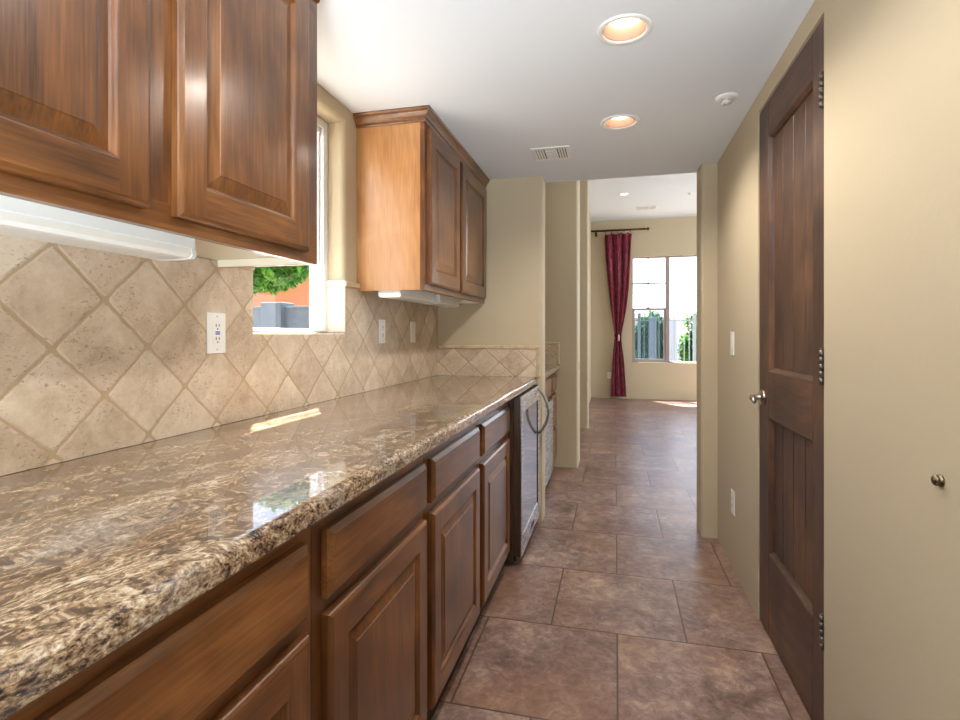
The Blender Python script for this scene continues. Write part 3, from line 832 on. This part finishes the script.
v = thing('ceiling_vent', 'small square white vent in the passage ceiling beside the farther light', 'vent', (-.335, 2.935, ZC))
x0, x1, y0, y1 = -.437, -.233, 2.83, 3.04
f = MB().box(x0, x1, y0, y0 + .022, ZC - .006, ZC, .002).box(x0, x1, y1 - .022, y1, ZC - .006, ZC, .002).box(x0, x0 + .022, y0 + .022, y1 - .022, ZC - .006, ZC, .002).box(x1 - .022, x1, y0 + .022, y1 - .022, ZC - .006, ZC, .002)
obj('frame', f, 'white', v)
obj('backing', MB().box(x0 + .02, x1 - .02, y0 + .02, y1 - .02, ZC - .001, ZC), 'slot', v)
for k in range(3): obj('slat', MB().box(x0 + .026 + k * .014, x0 + .036 + k * .014, y0 + .024, y1 - .024, ZC - .005, ZC - .0015), 'white', v)
for k in range(3): obj('slat', MB().box(x1 - .036 - k * .014, x1 - .026 - k * .014, y0 + .024, y1 - .024, ZC - .005, ZC - .0015), 'white', v)
for k in range(5): obj('slat', MB().box(x0 + .070, x1 - .070, y0 + .026 + k * .034, y0 + .052 + k * .034, ZC - .005, ZC - .0015), 'white', v)

def sprinkler(loc, r, label):
    c = thing('fire_sprinkler', label, 'sprinkler', loc)
    obj('escutcheon', MB().lathe([(r, .0), (r, -.004), (r * .8, -.009), (r * .45, -.011), (0, -.011)], loc, n=36), 'white', c)
    obj('head', MB().lathe([(r * .28, -.010), (r * .28, -.020), (r * .5, -.022), (r * .5, -.0245), (0, -.026)], loc, n=24), 'white_metal', c)
sprinkler((.452, 2.42, ZC), .045, 'white round sprinkler cover on the passage ceiling near the right wall')
sprinkler((1.078, 8.45, ZC2), .035, 'tiny sprinkler head on the far room ceiling')
c = thing('recessed_light', 'small recessed light in the far room ceiling', 'ceiling light', (.13, 8.27, ZC2))
obj('trim_ring', MB().lathe([(.0, -.002), (.055, -.002), (.06, -.006), (.078, -.004), (.08, 0), (0, 0)], (.13, 8.27, ZC2), n=36), 'white', c)
obj('lamp', MB().lathe([(.0, -.004), (.05, -.004), (.05, -.002), (0, -.002)], (.13, 8.27, ZC2), n=36), 'lamp', c)
v = thing('ceiling_vent', 'long slotted white vent in the far room ceiling', 'vent', (.49, 9.25, ZC2))
f = MB().box(.33, .67, 9.12, 9.14, ZC2 - .006, ZC2).box(.33, .67, 9.36, 9.38, ZC2 - .006, ZC2).box(.33, .35, 9.14, 9.36, ZC2 - .006, ZC2).box(.65, .67, 9.14, 9.36, ZC2 - .006, ZC2)
f.box(.445, .455, 9.14, 9.36, ZC2 - .006, ZC2).box(.545, .555, 9.14, 9.36, ZC2 - .006, ZC2)
obj('frame', f, 'white', v)
obj('backing', MB().box(.35, .65, 9.14, 9.36, ZC2 - .0012, ZC2), 'slot', v)
for k in range(5): obj('slat', MB().box(.35, .65, 9.15 + k * .042, 9.172 + k * .042, ZC2 - .005, ZC2 - .002), 'white', v)

# ------------------------------------------------------------------ far window and curtain
def far_window():
    Y = 10.20
    w = thing('window_2', 'far room window with a gridded sash and a wide clear pane', 'window', ((WX0 + WX1) / 2, Y, WZ0)); w['kind'] = 'structure'
    f = MB(); fr = .022; mx0, mx1 = .885, .955
    f.box(WX0, WX0 + fr, Y, Y + .06, WZ0, WZ1, .003).box(WX1 - fr, WX1, Y, Y + .06, WZ0, WZ1, .003)
    f.box(WX0 + fr, WX1 - fr, Y, Y + .06, WZ0, WZ0 + fr, .003).box(WX0 + fr, WX1 - fr, Y, Y + .06, WZ1 - fr, WZ1, .003)
    f.box(mx0, mx1, Y - .004, Y + .06, WZ0 + fr, WZ1 - fr, .003)
    obj('window_frame', f, 'taupe', w)
    s = MB().box(WX0 + fr, mx0, Y + .015, Y + .05, 1.615, 1.655, .003).box(WX0 + fr, WX0 + .05, Y + .005, Y + .045, WZ0 + fr, 1.615, .003).box(mx0 - .03, mx0, Y + .005, Y + .045, WZ0 + fr, 1.615, .003).box(WX0 + .05, mx0 - .03, Y + .005, Y + .045, WZ0 + fr, WZ0 + .06, .003)
    obj('sash', s, 'taupe', w)
    M['muntin'] = plain('grey_muntin', srgb(92, 96, 110), 0.5)
    m = MB().box(.573, .597, Y + .02, Y + .034, 1.655, WZ1 - fr).box(WX0 + fr, .573, Y + .02, Y + .034, 2.092, 2.116).box(.597, mx0, Y + .02, Y + .034, 2.092, 2.116)
    obj('muntin', m, 'muntin', w)
    obj('sash_lock', MB().box(.555, .615, Y + .0, Y + .018, 1.648, 1.668, .003), 'bronze', w)
    obj('pane', MB().box(WX0 + fr, mx0, Y + .036, Y + .040, 1.655, WZ1 - fr), 'glass', w)
    obj('pane', MB().box(WX0 + .05, mx0 - .03, Y + .022, Y + .026, WZ0 + .06, 1.615), 'glass', w)
    obj('pane', MB().box(mx1, WX1 - fr, Y + .03, Y + .034, WZ0 + fr, WZ1 - fr), 'glass', w)
    obj('insect_screen', MB().box(WX0 + .05, mx0 - .03, Y + .052, Y + .053, WZ0 + .06, 1.615), 'screen', w)
far_window()

def curtain():
    Y = 10.04
    c = thing('curtain', 'burgundy floor length curtain gathered by a tie beside the far window', 'curtain', (.06, Y, .04))
    keys = [(3.005, -.19, .305, .035), (2.90, -.20, .29, .04), (2.5, -.175, .275, .042), (2.0, -.125, .245, .04), (1.6, -.075, .195, .035), (1.3, -.03, .135, .028), (1.16, -.012, .105, .022), (1.02, -.022, .115, .026), (.7, -.055, .155, .034), (.3, -.075, .185, .04), (.045, -.085, .20, .042)]
    def at(z):
        for (za, *A), (zb, *B) in zip(keys, keys[1:]):
            if z <= za and z >= zb:
                u = (za - z) / (za - zb); u = u * u * (3 - 2 * u) if False else u
                return [a + (b - a) * u for a, b in zip(A, B)]
        return keys[-1][1:]
    t = bmesh.new(); nz, nx = 90, 72; G = []
    for i in range(nz + 1):
        z = 3.005 + (.045 - 3.005) * i / nz
        x0, x1, amp = at(z); row = []
        for j in range(nx + 1):
            u = j / nx
            ph = u * 3.6 * 2 * PI + .5 * math.sin(z * 1.7) + .9 * math.sin(u * 7)
            yy = Y + amp * math.sin(ph) + .008 * math.sin(3 * ph + z * 2)
            zz = z + (.014 * math.cos(ph) if i == 0 else 0)
            row.append(t.verts.new((x0 + (x1 - x0) * u + amp * .25 * math.cos(ph), yy, zz)))
        G.append(row)
    for i in range(nz):
        for j in range(nx): t.faces.new((G[i][j], G[i + 1][j], G[i + 1][j + 1], G[i][j + 1]))
    ext = bmesh.ops.solidify(t, geom=t.faces[:], thickness=.003)
    o = obj('fabric', t, 'curtain', c, smooth=True)
    b = MB(); t = bmesh.new(); n = 28; R = []
    for k in range(n):
        a = 2 * PI * k / n
        for_z = (1.135, 1.185)
        R.append([t.verts.new((.047 + .068 * math.cos(a), Y + .036 * math.sin(a), z + .012 * math.cos(a))) for z in for_z])
    for k in range(n): t.faces.new((R[k][0], R[(k + 1) % n][0], R[(k + 1) % n][1], R[k][1]))
    bmesh.ops.solidify(t, geom=t.faces[:], thickness=.004)
    obj('tie_band', t, 'curtain', c, smooth=True)
    obj('tassel', MB().lathe([(.004, 0), (.014, -.01), (.012, -.03), (.018, -.05), (.022, -.13), (0, -.132)], (.065, Y - .05, 1.18), n=14), 'tie', c)
curtain()
c = thing('curtain_rod', 'dark bronze curtain rod with a ball finial on the far wall', 'curtain rod', (.08, 10.14, 3.07))
obj('rod', MB().tube([(-.425, 10.04, 3.068), (.53, 10.04, 3.068)], .018, 14), 'bronze', c)
obj('finial', MB().lathe([(.0, .525), (.017, .527), (.017, .54), (.009, .545), (.022, .56), (.028, .575), (.022, .590), (.010, .598), (0, .602)], (0, 10.04, 3.068), 'X', 24), 'bronze', c)
for k in range(5):
    x = -.165 + k * .108
    rg = MB(); pts = [(x + .002 * math.sin(a * 3), 10.04 + .024 * math.cos(a), 3.052 + .032 * math.sin(a)) for a in [2 * PI * q / 18 for q in range(19)]]
    rg.tube(pts, .006, 6)
    obj('curtain_ring', rg, 'bronze', c)
for x in (-.34,):
    obj('bracket', MB().tube([(x, 10.139, 3.02), (x, 10.10, 3.02), (x, 10.055, 3.03), (x, 10.04, 3.052)], .009, 8).box(x - .02, x + .02, 10.13, 10.1395, 2.98, 3.06, .003), 'bronze', c)

# ------------------------------------------------------------------ outdoors
def foliage(center, rad, n, size, seed, mat='leaf', jitter=1.0):
    rnd = random.Random(seed); t = bmesh.new()
    blobs = []
    for k in range(14):
        d = Vector((rnd.gauss(0, 1), rnd.gauss(0, 1), rnd.gauss(0, 1))).normalized() * rnd.uniform(.2, .75)
        blobs.append((Vector((d.x * rad[0], d.y * rad[1], d.z * rad[2])), rnd.uniform(.3, .5)))
    for k in range(n):
        b, br = rnd.choice(blobs)
        d = Vector((rnd.gauss(0, 1), rnd.gauss(0, 1), rnd.gauss(0, 1))).normalized() * rnd.uniform(.5, 1.05) * br
        p = Vector(center) + b + Vector((d.x * rad[0], d.y * rad[1], d.z * rad[2]))
        s = size * rnd.uniform(.6, 1.3)
        q = Matrix.Rotation(rnd.uniform(0, 2 * PI), 3, 'Z') @ Matrix.Rotation(rnd.uniform(-1.1, 1.1), 3, 'X')
        pts = [(-s * .0, -s, 0), (s * .45, -s * .1, s * .08), (0, s, 0), (-s * .45, -s * .1, s * .08)]
        t.faces.new([t.verts.new(p + q @ Vector(v)) for v in pts])
    return t
def tree(name, label, base, h, rad, n, size, seed, group=None, cz=None, trunk=.09):
    c = thing(name, label, 'tree' if 'tree' in name else 'shrub', base, group)
    x, y, z = base; cz = cz or h - rad[2]
    obj('trunk', MB().tube([(x, y, z), (x + .05, y, z + cz * .4), (x - .03, y + .04, z + cz * .8), (x, y, z + cz)], [trunk, trunk * .8, trunk * .65, trunk * .4], 10), 'bark', c)
    obj('foliage', foliage((x, y, z + cz), rad, n, size, seed), 'leaf', c)
    return c
G0 = -.12
# direction through the pantry window
tree('leafy_tree', 'bright green leafy tree seen through the window above the counter', (-5.5, 7.0, G0), 4.2, (1.65, 1.4, 1.1), 34000, .07, 3, cz=2.68, trunk=.06)
m = MB().box(-13.0, -1.9, 11.2, 11.4, G0, 1.78)
w = thing('block_wall', 'grey block garden wall behind the leafy tree', 'wall', (-7.2, 11.3, G0))
obj('wall_run', m, 'block', w)
obj('wall_cap', MB().box(-13.0, -1.9, 11.17, 11.43, 1.78, 1.84, .01), 'block', w)
obj('pillar', MB().box(-8.15, -7.6, 11.02, 11.58, G0, 1.93, .02), 'block', w)
h = thing('neighbour_house', 'orange stucco house with a pale tiled roof beyond the block wall', 'house', (-12, 17.5, G0))
obj('wall', MB().box(-26, -6.0, 16.5, 22, G0, 3.30), 'stucco', h)
obj('roof', MB().prism([(16.0, 3.25), (16.0, 3.40), (19.2, 4.95), (22.4, 3.40), (22.4, 3.25)], 'X', -26.4, -5.7), 'rooftile', h)
t = MB()
for k in range(46):
    x = -26.2 + k * .45
    t.tube([(x, 15.98, 3.42), (x, 19.1, 4.95)], .10, 8)
obj('roof_tile', t, 'rooftile', h)

# iron fence beyond the far window
c = thing('iron_fence', 'grey iron picket fence outside the far window', 'fence', (1.7, 14.0, G0))
obj('rail', MB().box(-1.5, 5.5, 13.985, 14.015, 1.50, 1.53), 'black_iron', c)
obj('rail', MB().box(-1.5, 5.5, 13.985, 14.015, .10, .13), 'black_iron', c)
for k in range(44):
    x = .0 + k * .118
    if x > 3.4: break
    wd = .035 if k % 11 == 5 else .011
    m = MB().box(x - wd, x + wd, 14 - wd, 14 + wd, G0 + .02, 1.66)
    m.lathe([(wd * 1.6, 0), (wd * 1.2, .03), (0, .085)], (x, 14.0, 1.66), n=8)
    obj('picket', m, 'black_iron', c)
for k, (x, y, r, hh) in enumerate([(0.85, 15.6, .48, 1.95), (1.2, 16.8, .38, 1.9), (2.15, 15.5, .48, 1.95), (.2, 16.8, .5, 1.9)]):
    tree('garden_shrub', ['green shrub behind the fence seen through the lower gridded sash', 'darker shrub behind the fence close to the window mullion',
         'bright green shrub behind the fence in the wide clear pane', 'green shrub behind the fence at the left edge of the far window'][k],
         (x, y, G0), hh, (r, .45, hh * .5), 6000, .06, 20 + k, 'shrubs behind the iron fence', cz=hh * .52, trunk=.04)
M['pale_block'] = plain('pale_grey_post', srgb(150, 154, 160), 0.9)
for k, x in enumerate((.95, 1.45)):
    tag(obj('concrete_post', MB().box(x - .09, x + .09, 14.5, 14.7, G0, 1.62 - .1 * k, .02), 'pale_block'),
        ['pale grey post behind the fence seen through the gridded sash', 'grey post just right of the window mullion'][k], 'post', 'grey posts behind the fence')
h = thing('distant_house', 'very pale house with a low hipped roof far outside the end window', 'house', (2.6, 30, G0))
obj('wall', MB().box(-4, 9, 29, 36, G0, 2.0), 'pale_stucco', h)
t = bmesh.new()
b = [t.verts.new(p) for p in ((-4.4, 28.5, 2.0), (9.4, 28.5, 2.0), (9.4, 36.5, 2.0), (-4.4, 36.5, 2.0))]; r = [t.verts.new(p) for p in ((0, 32.5, 3.6), (4.4, 32.5, 3.6))]
for f in ((b[0], b[1], r[1], r[0]), (b[1], b[2], r[1]), (b[2], b[3], r[0], r[1]), (b[3], b[0], r[0]), (b[3], b[2], b[1], b[0])): t.faces.new(f)
obj('roof', t, 'rooftile', h)
